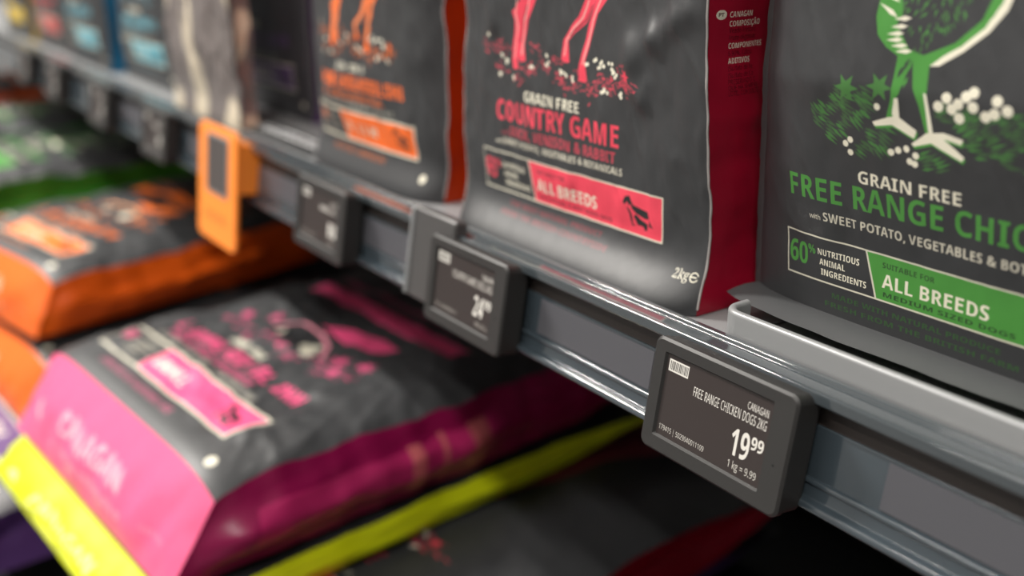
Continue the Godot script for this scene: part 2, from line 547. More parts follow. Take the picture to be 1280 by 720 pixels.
func art_hen(sh: Sheet, ac: Color, dim: Color, ground: Color):
	var dk := ac.lerp(ground, 0.7)
	var sides := [[48.0,111.8,59.6,118.4,56.9,113.6,64.4,116.9,71.7,120.1,73.9,116.1,55.0,102.1,61.3,104.3,50.2,107.0,75.7,102.2,81.7,104.9,68.9,111.0,79.2,98.4,70.7,96.9,64.1,111.4], [108.5,118.2,115.8,116.4,117.9,112.7,122.0,111.4,127.9,113.5,133.7,116.4,138.7,111.6,123.1,105.6,130.0,108.0,100.8,97.1,106.3,97.2,136.0,104.2,119.8,118.0,145,112,152,108,146,103,158,104,140,118]]
	for k in 2:
		var lv: Array = sides[k]
		for i in range(0, lv.size(), 2):
			var turn := rng.randf_range(-0.9, -0.3) if k == 0 else rng.randf_range(0.05, 0.7)
			for j in 5:
				sh.leaf(Vector2(lv[i], lv[i + 1]) + Vector2(cos(turn), sin(turn)) * rng.randf_range(-2, 2) + Vector2(-sin(turn), cos(turn)) * (j - 2) * 1.7, rng.randf_range(5.5, 9), 1.6, turn + (j - 2) * 0.06, dim.lerp(ac, 0.35) if rng.randf() < 0.5 else dk.lerp(dim, 0.5))
	for f in [[63.8, 122.8], [79.5, 124.8]]: blossom(sh, Vector2(f[0], f[1]), 5.6, dim.lerp(ac, 0.4))
	var body := pts([75.3,164.0,75.6,158.2,74.8,152.3,76.2,145.4,80.6,140.8,86.1,137.8,92.6,137.1,99.0,134.8,104.3,136.4,113.5,142.2,122.3,149.5,127.9,157.1,130.8,166.9,138,200,140,240,120,262,92,250,78,210])
	sh.poly(body, ac)
	sh.poly(pts([84.6,162.6,86.5,154.1,84.2,150.0,87.4,145.4,90.5,140.8,97.0,139.0,109.5,144.6,119.3,153.8,123.9,166.5,130,200,128,236,114,250,98,240,88,208]), ground)
	for i in 520:
		var p := Vector2(rng.randf_range(85, 126), rng.randf_range(139, 245))
		if p.x > 96 + (p.y - 139) * 1.05 or p.x < 93 - (p.y - 139) * 0.4: continue
		sh.leaf(p, rng.randf_range(2.4, 4.6), 1.0, -2.2 + (p.x - 85) * 0.035 + rng.randfn(0, 0.25), dim if rng.randf() < 0.65 else ac.lerp(dim, 0.5))
	sh.poly(pts([100.1,135.1,104.3,135.6,113.5,141.7,122.8,149.6,128.3,157.6,131.3,166.9,138,200,134,200,128.5,166.7,125.9,160.5,123.2,155.0,119.4,151.1,111.5,144.4]), CREAM)
	sh.stroke(pts([104, 139.5, 112, 144.5, 120, 151.5, 125, 160]), 1.6, ac)
	var fe := [80.1,160.9,79.9,155.1,86.4,152.2,85.3,149.1,84.1,146.3,84.0,143.9,86.2,141.8,88.3,139.8]
	for i in range(0, fe.size(), 2): sh.leaf(Vector2(fe[i], fe[i + 1]), 7.5 if i > 2 else 10.0, 2.0, PI - 0.55 if i < 4 else PI + 0.1, CREAM)
	for leg in [[86.1,137.8,85.0,120.9,82.5,112.0,85.3,109.8,88.2,113.0,87.3,121.2,91.3,127.9,92.6,137.1], [92.6,137.1,94.1,126.2,97.2,119.5,100.9,107.7,104.2,108.3,100.5,123.1,100.1,135.0]]: sh.poly(pts(leg), ac)
	for i in 10: sh.leaf(Vector2(rng.randf_range(87.5, 92), rng.randf_range(124, 137)), 5, 0.8, -1.9, ground)
	for leg in [[86.5,121.1,85.4,114.6,87.1,111.2,88.6,113.0,88.3,121.3], [99.1,124.9,100.5,117.0,102.0,108.4,104.0,108.8,102.6,115.2,100.5,124.1]]: sh.poly(pts(leg), CREAM)
	for foot in [[76.0,109.9,83.1,112.7,87.7,113.9,96.5,109.1,95.4,105.7,85.3,109.8,77.1,108.2], [94.2,103.4,100.9,108.8,108.5,110.1,116.9,108.5,115.9,106.3,108.5,107.5,117.5,101.5,116.4,99.7,103.1,105.0,95.3,102.3]]:
		sh.poly(pts(foot, 0.6, -1.0), ac)
		sh.poly(pts(foot), CREAM)
	var be := [78.4,116.5,62.2,98.2,64.8,100.3,64.5,94.6,84.6,98.1,87.9,99.5,91.9,100.8,96.2,98.6,93.5,95.7,95.8,95.0,105.8,120.3,109.2,124.0,111.6,120.0,114.4,122.3,114.9,116.9,117.5,125.5,120.4,127.4,120.6,121.9,129.9,125.4,125.8,119.0,129.2,120.5,134.2,122.3]
	for i in range(0, be.size(), 2): sh.disc(Vector2(be[i], be[i + 1]), 1.5 if i < 20 else 2.2, CREAM)

func art_bloom(sh: Sheet, ac: Color, dim: Color, ground: Color):
	for i in 9: sprig(sh, Vector2(40 + i * 15, 96 + rng.randf_range(-2, 8)), 12, 4.5, dim, ac, 4.5)
	sh.stroke(pts([70, 112, 84, 122, 102, 124, 118, 118, 128, 108]), 2.6, ac.lerp(CREAM, 0.45))
	sh.poly(pts([92, 130, 112, 140, 134, 144, 152, 142, 146, 132, 122, 126]), ac)
	for k in [[112, 108, 4.0], [118, 105, 4.5], [115, 112, 3.5], [84, 108, 3.2]]: sh.disc(Vector2(k[0], k[1]), k[2], CREAM)
	for k in [[60, 118, 6.0], [140, 112, 7.0], [156, 118, 6.5], [150, 102, 6.0], [44, 108, 5.0]]: blossom(sh, Vector2(k[0], k[1]), k[2], ac.lerp(dim, 0.5))
	sh.rect(30, 158, 178, 172, ac)
	sh.rect(30, 182, 178, 186, dim)

func gusset_print(text: bool, c: Color) -> ImageTexture:
	# side of the red bag: 90 x 200 mm, u from the front edge
	var sh := Sheet.new(90, 200, 7.0, c)
	if text:
		var dk := c.darkened(0.62)
		var y := 133.0
		sh.disc(Vector2(8.6, y + 1.3), 3.2, CREAM, 2.1)
		write(sh, "PT", 7.0, y + 0.5, 3.2, 1.7, dk)
		var k := 0
		for l in [["CANAGAN", 1], ["COMPOSI\u00c7\u00c3O", 1], ["Veado Fresco (", 0], ["Fruto-oligossac", 0], ["COMPONENTES", 1], ["6.90%, C\u00e1lcio", 0], ["ADITIVOS", 1], ["(Sulfato de Fe", 0], ["(Sulfato de Co", 0], ["PRESERVADO C", 0], ["QUE H\u00c1 SEMPRE", 0], ["LOTE, CONSULTE", 0]]:
			write(sh, l[0], 13.5, y, 0, 2.4 if l[1] else 2.1, CREAM if l[1] else dk, "bold" if l[1] else "regular", 0.92)
			y -= [3.9, 2.7, 3.0, 3.6, 3.0, 3.4, 3.0, 3.0, 2.8, 2.5, 2.5, 2.5][k]
			k += 1
		y = 144.0
		for l in ["ENVASE PARA LA FECHA", "Y SECO. COMPROBAR QUE", "CONSERVAR EN LUGAR FRESCO"]:
			write(sh, l, 10.5, y, 0, 1.8, dk, "regular", 0.9)
			y += 3.0
	return sh.texture()

func base_print(c: Color, ink: Color) -> ImageTexture:
	# bottom end of a bag, 208 x 60 mm
	var sh := Sheet.new(208, 60, 3.0, c)
	write(sh, "CANAGAN", 62, 26, 84, 15, ink.lerp(c, 0.25))
	write(sh, "CANAGAN", 64, 27, 80, 12, ink)
	scribble(sh, 56, 13, 96, 5.5, ink.lerp(c, 0.2))
	sh.disc(Vector2(28, 26), 7, ink)
	scribble(sh, 172, 20, 20, 3, ink.lerp(c, 0.6))
	return sh.texture()

func film(tex: Texture2D, c := Color(1, 1, 1), rough := 0.42) -> StandardMaterial3D:
	var m := StandardMaterial3D.new()
	m.albedo_color = c
	if tex: m.albedo_texture = tex
	m.texture_repeat = false
	m.roughness = rough
	m.metallic_specular = 0.5
	m.normal_enabled = true
	m.normal_texture = crinkle
	m.normal_scale = 0.10
	return m

# ---------------------------------------------------------------- bags

# Builds one block-bottom bag in its own axes: x across, y up the bag from its bottom edge, front at z = 0 and back at -thick.
# f: w, h, thick, tilt, bulge, flare, tuck, fin, lying, slant, pinch, seed, wob
func make_bag(called: String, f: Dictionary, front: Material, side: Material, base: Material, back: Material) -> Node3D:
	var o := thing(called, Vector3.ZERO)
	var w: float = f.w
	var h: float = f.h
	var th: float = f.thick
	var nx: int = f.get("nx", 40)
	var ny: int = f.get("ny", 60)
	var sd: float = f.seed * 37.0
	var fz := func(s: float, t: float) -> float:
		var up := smoothstep(0.0, 0.05, t)
		var z: float = f.tilt * minf(t, 0.11) * (1.0 - 0.75 * pow(absf(s), 5.0)) + f.bulge * (1.0 - pow(absf(s), 3.0)) * up
		z += f.flare * pow(1.0 - smoothstep(0.0, 0.034, t), 1.6) * (1.0 - 0.7 * pow(absf(s), 8.0))
		z += f.get("corner", 0.0) * smoothstep(0.03, 0.13, t) * smoothstep(0.55, 1.0, s)
		z -= f.get("round", 0.0) * pow(absf(s), 7.0)
		z -= f.get("drop", 0.0) * exp(-t / 0.012)
		var a: float = noise.get_noise_3d(s * 2.2 + sd, t * 11.0, sd)
		var b: float = 1.0 - absf(noise.get_noise_3d(s * 3.0 + t * 14.0 + sd, t * 9.0 - s * 1.5, 5.0 + sd)) * 2.0
		z += f.wob * (a * 1.3 + maxf(b - 0.55, 0.0) * 0.9) * smoothstep(0.012, 0.05, t)
		for c in f.get("creases", []):
			# a fold: from point to point (s, t), with height and width
			var p := Vector2(s * w / 2, t)
			var q := Geometry2D.get_closest_point_to_segment(p, Vector2(c[0], c[1]), Vector2(c[2], c[3]))
			z += c[4] * exp(-pow(p.distance_to(q) / c[5], 2.0))
		# the mouth closes towards the top
		var k := smoothstep(0.62 * h, 0.97 * h, t)
		return lerpf(z, -th / 2, k)
	var bz := func(t: float) -> float:
		return lerpf(-th + 0.2 * f.tilt * minf(t, 0.11), -th / 2 - 0.001, smoothstep(0.62 * h, 0.97 * h, t))
	var edge := func(t: float) -> float:
		# half width of the bag at height t
		var e: float = w / 2 + f.wob * 0.9 * noise.get_noise_2d(t * 16.0 + sd, 3.0)
		return e - f.get("waist", 0.0) * smoothstep(0.0, 0.05, t)
	var ts := []
	for j in ny + 1:
		var q := float(j) / ny
		ts.append(h * (0.55 * q + 0.45 * q * q))
	# front
	var rows := []
	var uvs := []
	for t in ts:
		var r := []
		var u := []
		for i in nx + 1:
			var s := -1.0 + 2.0 * i / nx
			s = sign(s) * (1.0 - pow(1.0 - absf(s), 1.25))
			r.append(Vector3(s * edge.call(t), t, fz.call(s, t)))
			u.append(Vector2(0.5 + s / 2, 1.0 - clampf((t * f.get("print_scale", 1.0) + f.get("print_off", 0.0)) / 0.292, 0.0, 0.999)))
		rows.append(r)
		uvs.append(u)
	part("front_panel", grid_mesh(rows, uvs), front, o)
	# back
	rows = []
	uvs = []
	for j in range(0, ny + 1, 3):
		var t: float = ts[j]
		var r := []
		var u := []
		for i in 9:
			var s := -1.0 + i / 4.0
			var lo: float = -f.slant * (1.0 - smoothstep(0.0, 0.06, t))
			r.append(Vector3(s * edge.call(t), t + lo, bz.call(t)))
			u.append(Vector2(0.5 + s / 2, 1.0 - t / h))
		rows.append(r)
		uvs.append(u)
	part("back_panel", grid_mesh(rows, uvs, true), back, o)
	# side gussets, folded inwards along the middle
	for sgn in [1.0, -1.0]:
		rows = []
		uvs = []
		for t in ts:
			var r := []
			var u := []
			var zf: float = fz.call(sgn, t)
			var zb: float = bz.call(t)
			var lo: float = -f.slant * (1.0 - smoothstep(0.0, 0.06, t))
			for i in 15:
				var q := i / 14.0
				var fold := 1.0 - absf(q * 2.0 - 1.0)
				var n: float = noise.get_noise_3d(t * f.get("folds", 14.0) + sd, q * 1.6, sgn * 4.0 + sd)
				var pin: float = f.pinch * (fold + 0.9 * n * sin(q * PI)) * smoothstep(0.0, f.get("pinch_from", 0.03), t)
				r.append(Vector3(sgn * (edge.call(t) - pin), t + lo * q, lerpf(zf, zb, q)))
				u.append(Vector2(q * th / 0.09, 1.0 - clampf(t * f.get("print_scale", 1.0) / 0.2, 0.0, 0.999)))
			rows.append(r)
			uvs.append(u)
		part("side_gusset", grid_mesh(rows, uvs, sgn > 0), side, o)
	# bottom
	rows = []
	uvs = []
	for j in 7:
		var q := j / 6.0
		var r := []
		var u := []
		for i in nx + 1:
			var s := -1.0 + 2.0 * i / nx
			s = sign(s) * (1.0 - pow(1.0 - absf(s), 1.25))
			var zf: float = fz.call(s, 0.0)
			var puff: float = f.get("puff", 0.0) * sin(q * PI) * (1.0 - pow(absf(s), 4.0))
			var n: float = f.get("crumple", 0.0015) * noise.get_noise_3d(s * 4.0, q * 2.0, sd) * sin(q * PI)
			r.append(Vector3(s * edge.call(0.0), -f.slant * q - puff + n, lerpf(zf, bz.call(0.0), q)))
			u.append(Vector2(0.5 + s / 2, q))
		rows.append(r)
		uvs.append(u)
	part("bottom_panel", grid_mesh(rows, uvs, true), base, o)
	# sealed fins: along the bottom edge, and up the two front corners
	if f.fin > 0.0:
		rows = []
		uvs = []
		for j in 5:
			var q := j / 4.0
			var r := []
			var u := []
			for i in nx + 1:
				var s := -1.0 + 2.0 * i / nx
				var z0: float = fz.call(s * 0.999, 0.004)
				var n: float = 0.0010 * noise.get_noise_2d(s * 1.3 + sd, 9.0)
				r.append(Vector3(s * (edge.call(0.0) + 0.004 * q), lerpf(0.010, f.fin_y, q) + n * q + 0.0015 * sin(q * PI), z0 - 0.002 + f.fin * q))
				u.append(Vector2(0.5 + s / 2, 1.0 - q))
			rows.append(r)
			uvs.append(u)
		part("bottom_seal", grid_mesh(rows, uvs, true), mats.seal, o)
	if f.get("seals", true):
		for sgn in [1.0, -1.0]:
			rows = []
			uvs = []
			for t in ts:
				if t < 0.002: continue
				var zf: float = fz.call(sgn, t)
				var e: float = edge.call(t)
				var wd: float = f.get("seal_w", 0.0028) + 0.0008 * noise.get_noise_2d(t * 60.0, sd)
				if wd < 0.002:
					rows.append([Vector3(sgn * (e - 0.0004), t, zf + 0.0003), Vector3(sgn * (e + wd * 0.5), t, zf + 0.0002), Vector3(sgn * (e + wd * 0.5), t, zf - 0.0005), Vector3(sgn * (e - 0.0004), t, zf - 0.0006)])
				else: rows.append([Vector3(sgn * (e - 0.0006), t, zf - 0.0002), Vector3(sgn * (e + wd), t, zf - 0.0016), Vector3(sgn * (e + wd), t, zf - 0.0021), Vector3(sgn * (e - 0.0006), t, zf - 0.0016)])
				uvs.append([Vector2(0, t), Vector2(1, t), Vector2(1, t), Vector2(0, t)])
			part("edge_seal", grid_mesh(rows, uvs, sgn < 0), mats.cut if f.get("seal_w", 0.0028) < 0.002 else mats.seal, o)
	# crimped top
	rows = []
	uvs = []
	for j in 4:
		var q := j / 3.0
		var r := []
		var u := []
		for i in 9:
			var s := -1.0 + i / 4.0
			r.append(Vector3(s * edge.call(h), h - 0.002 + 0.02 * q, -th / 2 + 0.0004 * (1.0 if i % 2 else -1.0)))
			u.append(Vector2(i / 8.0, q))
		rows.append(r)
		uvs.append(u)
	part("top_seal", grid_mesh(rows, uvs), mats.seal, o)
	return o

func designs() -> Dictionary:
	var foot := ["THE MOST NATURAL PRODUCT", "FROM THE BRITISH COUNTRYSIDE"]
	return {
		"red": {"accent": Color(0.90, 0.27, 0.35), "gusset": Color(0.62, 0.05, 0.17), "title": ["COUNTRY GAME", 39.5, 107.3], "sub": "DUCK, VENISON & RABBIT", "sub2": "SWEET POTATO, VEGETABLES & BOTANICALS", "percent": "65", "art": "deer", "small": "INCLUDING A ANY SIZED DOG", "foot": foot, "foot_color": Color(0.47, 0.20, 0.23)},
		"green": {"accent": Color(0.29, 0.56, 0.24), "gusset": Color(0.22, 0.55, 0.17), "title": ["FREE RANGE CHICKEN", 28.8, 143.0], "sub2": "SWEET POTATO, VEGETABLES & BOTANICALS", "percent": "60", "art": "hen", "foot": ["MADE WITH NATURAL PRODUCE", "FRESH FROM THE BRITISH FARM"], "foot_color": Color(0.20, 0.33, 0.19)},
		"orange": {"accent": Color(0.95, 0.43, 0.15), "gusset": Color(0.66, 0.20, 0.02), "title": ["GRASS-FED LAMB", 38.0, 112.0], "art": "sheep", "readable": false},
		"orange_flat": {"accent": Color(0.96, 0.46, 0.17), "gusset": Color(0.88, 0.36, 0.07), "art": "bloom", "readable": false},
		"pink": {"accent": Color(0.92, 0.32, 0.52), "gusset": Color(0.52, 0.04, 0.27), "base": Color(0.92, 0.38, 0.55), "art": "bloom", "readable": false},
		"lime": {"accent": Color(0.80, 0.84, 0.10), "gusset": Color(0.80, 0.84, 0.07), "art": "bloom", "readable": false},
		"purple": {"accent": Color(0.38, 0.27, 0.47), "gusset": Color(0.32, 0.20, 0.42), "art": "", "readable": false, "ground": Color(0.24, 0.235, 0.25)},
		"blue": {"accent": Color(0.42, 0.68, 0.74), "gusset": Color(0.16, 0.45, 0.60), "art": "bloom", "readable": false},
		"rose": {"accent": Color(0.75, 0.30, 0.30), "gusset": Color(0.50, 0.33, 0.33), "art": "bloom", "readable": false},
		"yellow": {"accent": Color(0.90, 0.75, 0.15), "gusset": Color(0.80, 0.66, 0.12), "art": "bloom", "readable": false},
	}

var sets := {}
func bag_materials(kind: String, density: float) -> Dictionary:
	var key := "%s%d" % [kind, int(density * 10)]
	if sets.has(key): return sets[key]
	var d: Dictionary = designs()[kind]
	var out := {}
	out.front = film(front_print(d, density), Color(1, 1, 1), 0.47)
	if kind == "pink":
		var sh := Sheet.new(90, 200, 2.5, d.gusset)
		sh.rect(22, 20, 58, 150, d.gusset.lerp(d.accent, 0.35))  # printed block, lightened to paint in the light on this side
		for b in [[96, 104], [116, 119], [134, 146]]: sh.rect(20, b[0], 66, b[1], Color(0.72, 0.36, 0.38))
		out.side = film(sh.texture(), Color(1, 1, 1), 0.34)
	else: out.side = film(gusset_print(true, d.gusset) if kind == "red" and density > 5 else null, Color(1, 1, 1) if kind == "red" and density > 5 else d.gusset, 0.36)
	var bc: Color = d.get("base", d.gusset.lerp(d.accent, 0.5))
	out.base = film(base_print(bc, Color(0.86, 0.83, 0.82).lerp(bc, 0.35)), Color(1, 1, 1), 0.4)
	out.back = film(null, Color(0.235, 0.24, 0.245), 0.5)
	sets[key] = out
	return out

func bag(called: String, kind: String, density: float, f: Dictionary, label: String, group: String) -> Node3D:
	var full := {"w": 0.208, "h": 0.36, "thick": 0.085, "tilt": 0.0, "bulge": 0.006, "flare": 0.0, "tuck": 0.0, "fin": 0.0, "fin_y": 0.004, "slant": 0.0, "pinch": 0.012, "seed": 1.0, "wob": 0.0018}
	full.merge(f, true)
	var m := bag_materials(kind, density)
	var o := make_bag(called, full, m.front, m.side, m.base, m.back)
	tag(o, label, "bag", group)
	return o

func stand(o: Node3D, x: float, z: float, turn := 0.0):
	o.position = Vector3(x, EYE + SHELF + 0.0005, z)
	o.rotation.y = turn

# lays a bag on its back: its front faces up, its bottom the aisle; x, z is the middle of the front's bottom edge
func lay(o: Node3D, x: float, y: float, z: float, turn: float, roll := 0.0):
	o.basis = Basis(Vector3.UP, turn) * Basis(Vector3.RIGHT, -PI / 2) * Basis(Vector3.UP, roll)
	o.position = Vector3(x, EYE + y, z)

func build_upright_bags():
	var g := "bags standing on the upper shelf"
	var o := bag("pet_food_bag", "red", 7.0, {"seed": 3.0, "flare": 0.020, "tilt": 0.03, "bulge": 0.003, "wob": 0.0018, "nx": 100, "ny": 130, "pinch": 0.005, "thick": 0.09, "corner": 0.010, "w": 0.202, "seal_w": 0.0008,  "creases": [[0.050, 0.118, 0.058, 0.094, 0.0030, 0.006], [0.090, 0.135, 0.066, 0.122, 0.0025, 0.006], [0.066, 0.122, 0.050, 0.110, 0.002, 0.007], [-0.076, 0.155, -0.064, 0.120, 0.003, 0.007]]}, "dark grey pet food bag with red deer legs, COUNTRY GAME lettering and crimson side", g)
	stand(o, -0.402, 0.0)
	o = bag("pet_food_bag", "green", 7.0, {"seed": 8.0, "w": 0.185, "print_scale": 1.124, "h": 0.33, "tilt": 0.25, "bulge": -0.004, "round": 0.006, "fin": 0.020, "fin_y": 0.008, "seal_w": 0.0045, "slant": 0.003, "wob": 0.0010, "nx": 70, "ny": 130, "pinch": 0.006, "thick": 0.085}, "dark grey pet food bag with green hen and FREE RANGE CHICKEN lettering behind steel lip", g)
	stand(o, -0.1985, -0.019)
	o.position.y += 0.0032
	o = bag("pet_food_bag", "orange", 3.5, {"seed": 12.0, "w": 0.190, "print_scale": 1.08, "flare": 0.014, "bulge": 0.008, "wob": 0.0028, "pinch": 0.006, "round": 0.006, "seal_w": 0.001}, "dark grey pet food bag with orange print and burnt orange side beside the red bag", g)
	stand(o, -0.637, -0.004)
	o = bag("pet_food_bag", "purple", 3.0, {"seed": 14.0, "bulge": 0.008, "wob": 0.002, "nx": 24, "ny": 30}, "dark grey pet food bag with purple label pushed back from the shelf edge", g)
	stand(o, -0.962, -0.058)
	# crinkled foil bag
	var f := {"w": 0.18, "h": 0.30, "thick": 0.016, "tilt": 0.0, "bulge": 0.006, "flare": 0.006, "fin": 0.0, "fin_y": 0.0, "slant": 0.0, "pinch": 0.001, "seed": 17.0, "wob": 0.005}
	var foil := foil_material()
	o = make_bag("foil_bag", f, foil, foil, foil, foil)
	tag(o, "shiny crinkled silver and beige foil bag next to purple labelled bag", "bag", g)
	stand(o, -0.957, 0.008)
	var k := 0
	for b in [["blue", -1.206, "dark bag with pale blue print beside the crinkled foil bag"], ["blue", -1.441, "dark bag with pale blue print and bright blue side"], ["rose", -1.682, "dark bag with dull red print and dusty pink side"], ["yellow", -1.925, "dark bag with yellow print beyond the dusty pink sided bag"]]:
		o = bag("pet_food_bag", b[0], 3.0, {"seed": 20.0 + k, "bulge": 0.008, "wob": 0.003, "nx": 24, "ny": 30}, b[2], g)
		stand(o, b[1], [-0.012, 0.0, -0.004, 0.0][k])
		k += 1

func foil_material() -> StandardMaterial3D:
	var im := Image.create(256, 256, false, Image.FORMAT_RGBA8)
	for y in 256:
		for x in 256:
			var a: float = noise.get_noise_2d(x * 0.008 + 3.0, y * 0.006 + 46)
			var c := Color(0.50, 0.47, 0.46).lerp(Color(0.88, 0.83, 0.74), smoothstep(0.10, 0.26, a))  # cream patches are foil highlights painted into the colour
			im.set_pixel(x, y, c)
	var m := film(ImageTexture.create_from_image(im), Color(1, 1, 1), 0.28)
	m.metallic = 0.3
	m.normal_scale = 0.6
	return m

func build_lying_bags():
	var g := "bags lying flat on the lower deck"
	# the bags below are the large size; their sizes and places are listed for the small size, seen from the eye
	const BIG := 1.45
	var L := {"h": 0.52, "bulge": 0.0, "round": 0.014, "drop": 0.006, "seals": false, "wob": 0.005, "nx": 44, "ny": 60, "print_scale": 0.655, "print_off": 0.007, "folds": 6.0, "puff": 0.010, "crumple": 0.006}
	var spec := [
		# name, design, seed, width, thick, slant, pinch, x, y, z, turn, label
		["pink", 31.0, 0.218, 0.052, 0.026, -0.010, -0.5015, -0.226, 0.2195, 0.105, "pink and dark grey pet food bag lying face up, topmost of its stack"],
		["lime", 33.0, 0.222, 0.019, 0.020, -0.004, -0.4985, -0.282, 0.243, 0.10, "lime yellow pet food bag squeezed under the pink bag"],
		["red", 35.0, 0.250, 0.044, 0.010, 0.006, -0.445, -0.305, 0.200, 0.06, "grey bag with crimson side lying under the lime yellow bag"],
		["orange_flat", 37.0, 0.205, 0.050, 0.018, -0.010, -0.845, -0.226, 0.226, 0.23, "orange and dark grey pet food bag lying face up, topmost of its stack"],
		["orange_flat", 38.0, 0.230, 0.048, 0.020, 0.014, -0.840, -0.283, 0.236, 0.16, "orange pet food bag lying under another orange bag"],
		["green", 40.0, 0.230, 0.052, 0.012, 0.006, -1.205, -0.226, 0.205, 0.06, "green and dark grey bag lying face up beyond the orange bags"],
		["green", 41.0, 0.235, 0.052, 0.014, 0.008, -1.20, -0.284, 0.215, 0.03, "green pet food bag lying under another green bag"],
		["green", 42.0, 0.230, 0.052, 0.012, 0.006, -1.46, -0.222, 0.190, 0.04, "green and dark grey bag lying farthest up the deck beside another green bag"],
		["purple", 44.0, 0.235, 0.052, 0.022, 0.008, -0.745, -0.333, 0.290, 0.08, "purple and dark grey bag at the bottom, jutting out past the lime bag"],
		["orange_flat", 46.0, 0.230, 0.050, 0.016, 0.01, -1.86, -0.226, 0.200, 0.0, "orange bag lying far along the deck past the green bags"],
		["red", 48.0, 0.225, 0.050, 0.012, 0.010, -0.150, -0.330, 0.165, -0.05, "grey bag with red print lying in the shade under the rail"],
		["purple", 50.0, 0.240, 0.050, 0.014, 0.010, -0.470, -0.355, 0.215, 0.05, "purple bag at the bottom under the crimson sided bag"],
	]
	for s in spec:
		var f := L.duplicate()
		f.merge({"seed": s[1], "w": s[2] * BIG, "thick": s[3] * BIG, "slant": s[4] * BIG, "pinch": s[5] * BIG}, true)
		if s[0] in ["lime", "red", "purple"] or s[1] in [38.0, 41.0]: f.wob = 0.0025
		if s[0] == "lime": f.merge({"round": 0.002, "drop": 0.003}, true)
		if s[0] == "pink":
			f.merge({"wob": 0.0042, "nx": 60, "ny": 90}, true)
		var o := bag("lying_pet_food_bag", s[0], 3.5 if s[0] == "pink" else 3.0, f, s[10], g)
		lay(o, s[6] * BIG, s[7] * BIG, 0.3226 + (s[8] - 0.3226) * BIG, s[9])

# ---------------------------------------------------------------- shelves and rail

func build_room():
	var wm := plain(Color(0.62, 0.62, 0.62), 0.8)
	struct("floor", box_mesh(Vector3(9, 0.1, 4.2)), plain(Color(0.42, 0.42, 0.42), 0.35), Vector3(-1.5, -0.05, 1.0), "grey polished shop floor")
	struct("ceiling", box_mesh(Vector3(9, 0.1, 4.2)), plain(Color(0.8, 0.8, 0.8), 0.9), Vector3(-1.5, 3.05, 1.0), "white shop ceiling")
	struct("wall_back", box_mesh(Vector3(9, 3.0, 0.1)), wm, Vector3(-1.5, 1.5, -0.70), "pale wall behind the shelves")
	struct("wall_front", box_mesh(Vector3(9, 3.0, 0.1)), wm, Vector3(-1.5, 1.5, 2.65), "pale wall across the aisle")
	struct("wall_left", box_mesh(Vector3(0.1, 3.0, 3.2)), wm, Vector3(-5.95, 1.5, 1.0), "pale wall at the far end of the aisle")
	struct("wall_right", box_mesh(Vector3(0.1, 3.0, 3.2)), wm, Vector3(2.95, 1.5, 1.0), "pale wall at the near end of the aisle")

func build_gondola():
	var x0 := -3.0
	var x1 := 0.7
	var xm := (x0 + x1) / 2
	var len := x1 - x0
	var t := thing("back_board", Vector3(xm, 0, -0.50))
	tag(t, "dark upright board behind the bags on both levels", "back board")
	part("panel", box_mesh(Vector3(len, 1.5, 0.03)), mats.dark, t, Vector3(0, 0.75, 0))
	t = thing("base_deck", Vector3(xm, 0, 0))
	tag(t, "dark steel base deck carrying the bags that lie flat", "deck")
	part("deck_top", box_mesh(Vector3(len, 0.03, 0.73)), mats.dark, t, Vector3(0, EYE + DECK - 0.015, -0.115))
	part("deck_front", box_mesh(Vector3(len, 0.05, 0.012)), mats.steel, t, Vector3(0, EYE + DECK - 0.026, 0.257))
	part("kick_panel", box_mesh(Vector3(len, EYE + DECK - 0.05, 0.02)), mats.dark, t, Vector3(0, (EYE + DECK - 0.05) / 2, 0.20))
	# two shelf boards that meet at a joint
	for b in [[x0, -0.275, "shelf board under the red and orange bags"], [-0.273, x1, "shelf board with bright lip under the hen bag"]]:
		var s := thing("shelf_board", Vector3((b[0] + b[1]) / 2, EYE + SHELF, 0))
		tag(s, "grey steel " + b[2], "shelf", "shelf boards")
		var w: float = b[1] - b[0]
		var prof := rounded([Vector3(-0.40, 0, 0), Vector3(-0.40, -0.022, 0), Vector3(0.018, -0.022, 0.002), Vector3(0.022, -0.004, 0.003), Vector3(0.014, 0, 0.003)])
		part("plate", extrude_x(prof, -w / 2, w / 2), mats.shelf, s)
		if b[0] > -1.0:
			part("lip", lip_mesh(x1 + 0.273), mats.steel, s, Vector3(-w / 2, 0, 0)).set_meta("label", "bright silver steel lip with rounded corner")
	# ribbed grip in the gap in front of the purple bag
	var rb := thing("shelf_grip", Vector3(-0.83, EYE + SHELF, -0.012))
	tag(rb, "row of small raised grey rings on the shelf before the purple labelled bag", "shelf grip")
	part("strip", box_mesh(Vector3(0.2, 0.0016, 0.034)), mats.dark, rb, Vector3(0, 0.0008, 0))
	var tm := TorusMesh.new()
	tm.inner_radius = 0.0046
	tm.outer_radius = 0.0082
	tm.rings = 18
	tm.ring_segments = 6
	for i in 15:
		part("ring", tm, mats.steel, rb, Vector3(-0.092 + i * 0.0131, 0.0030, 0.0))

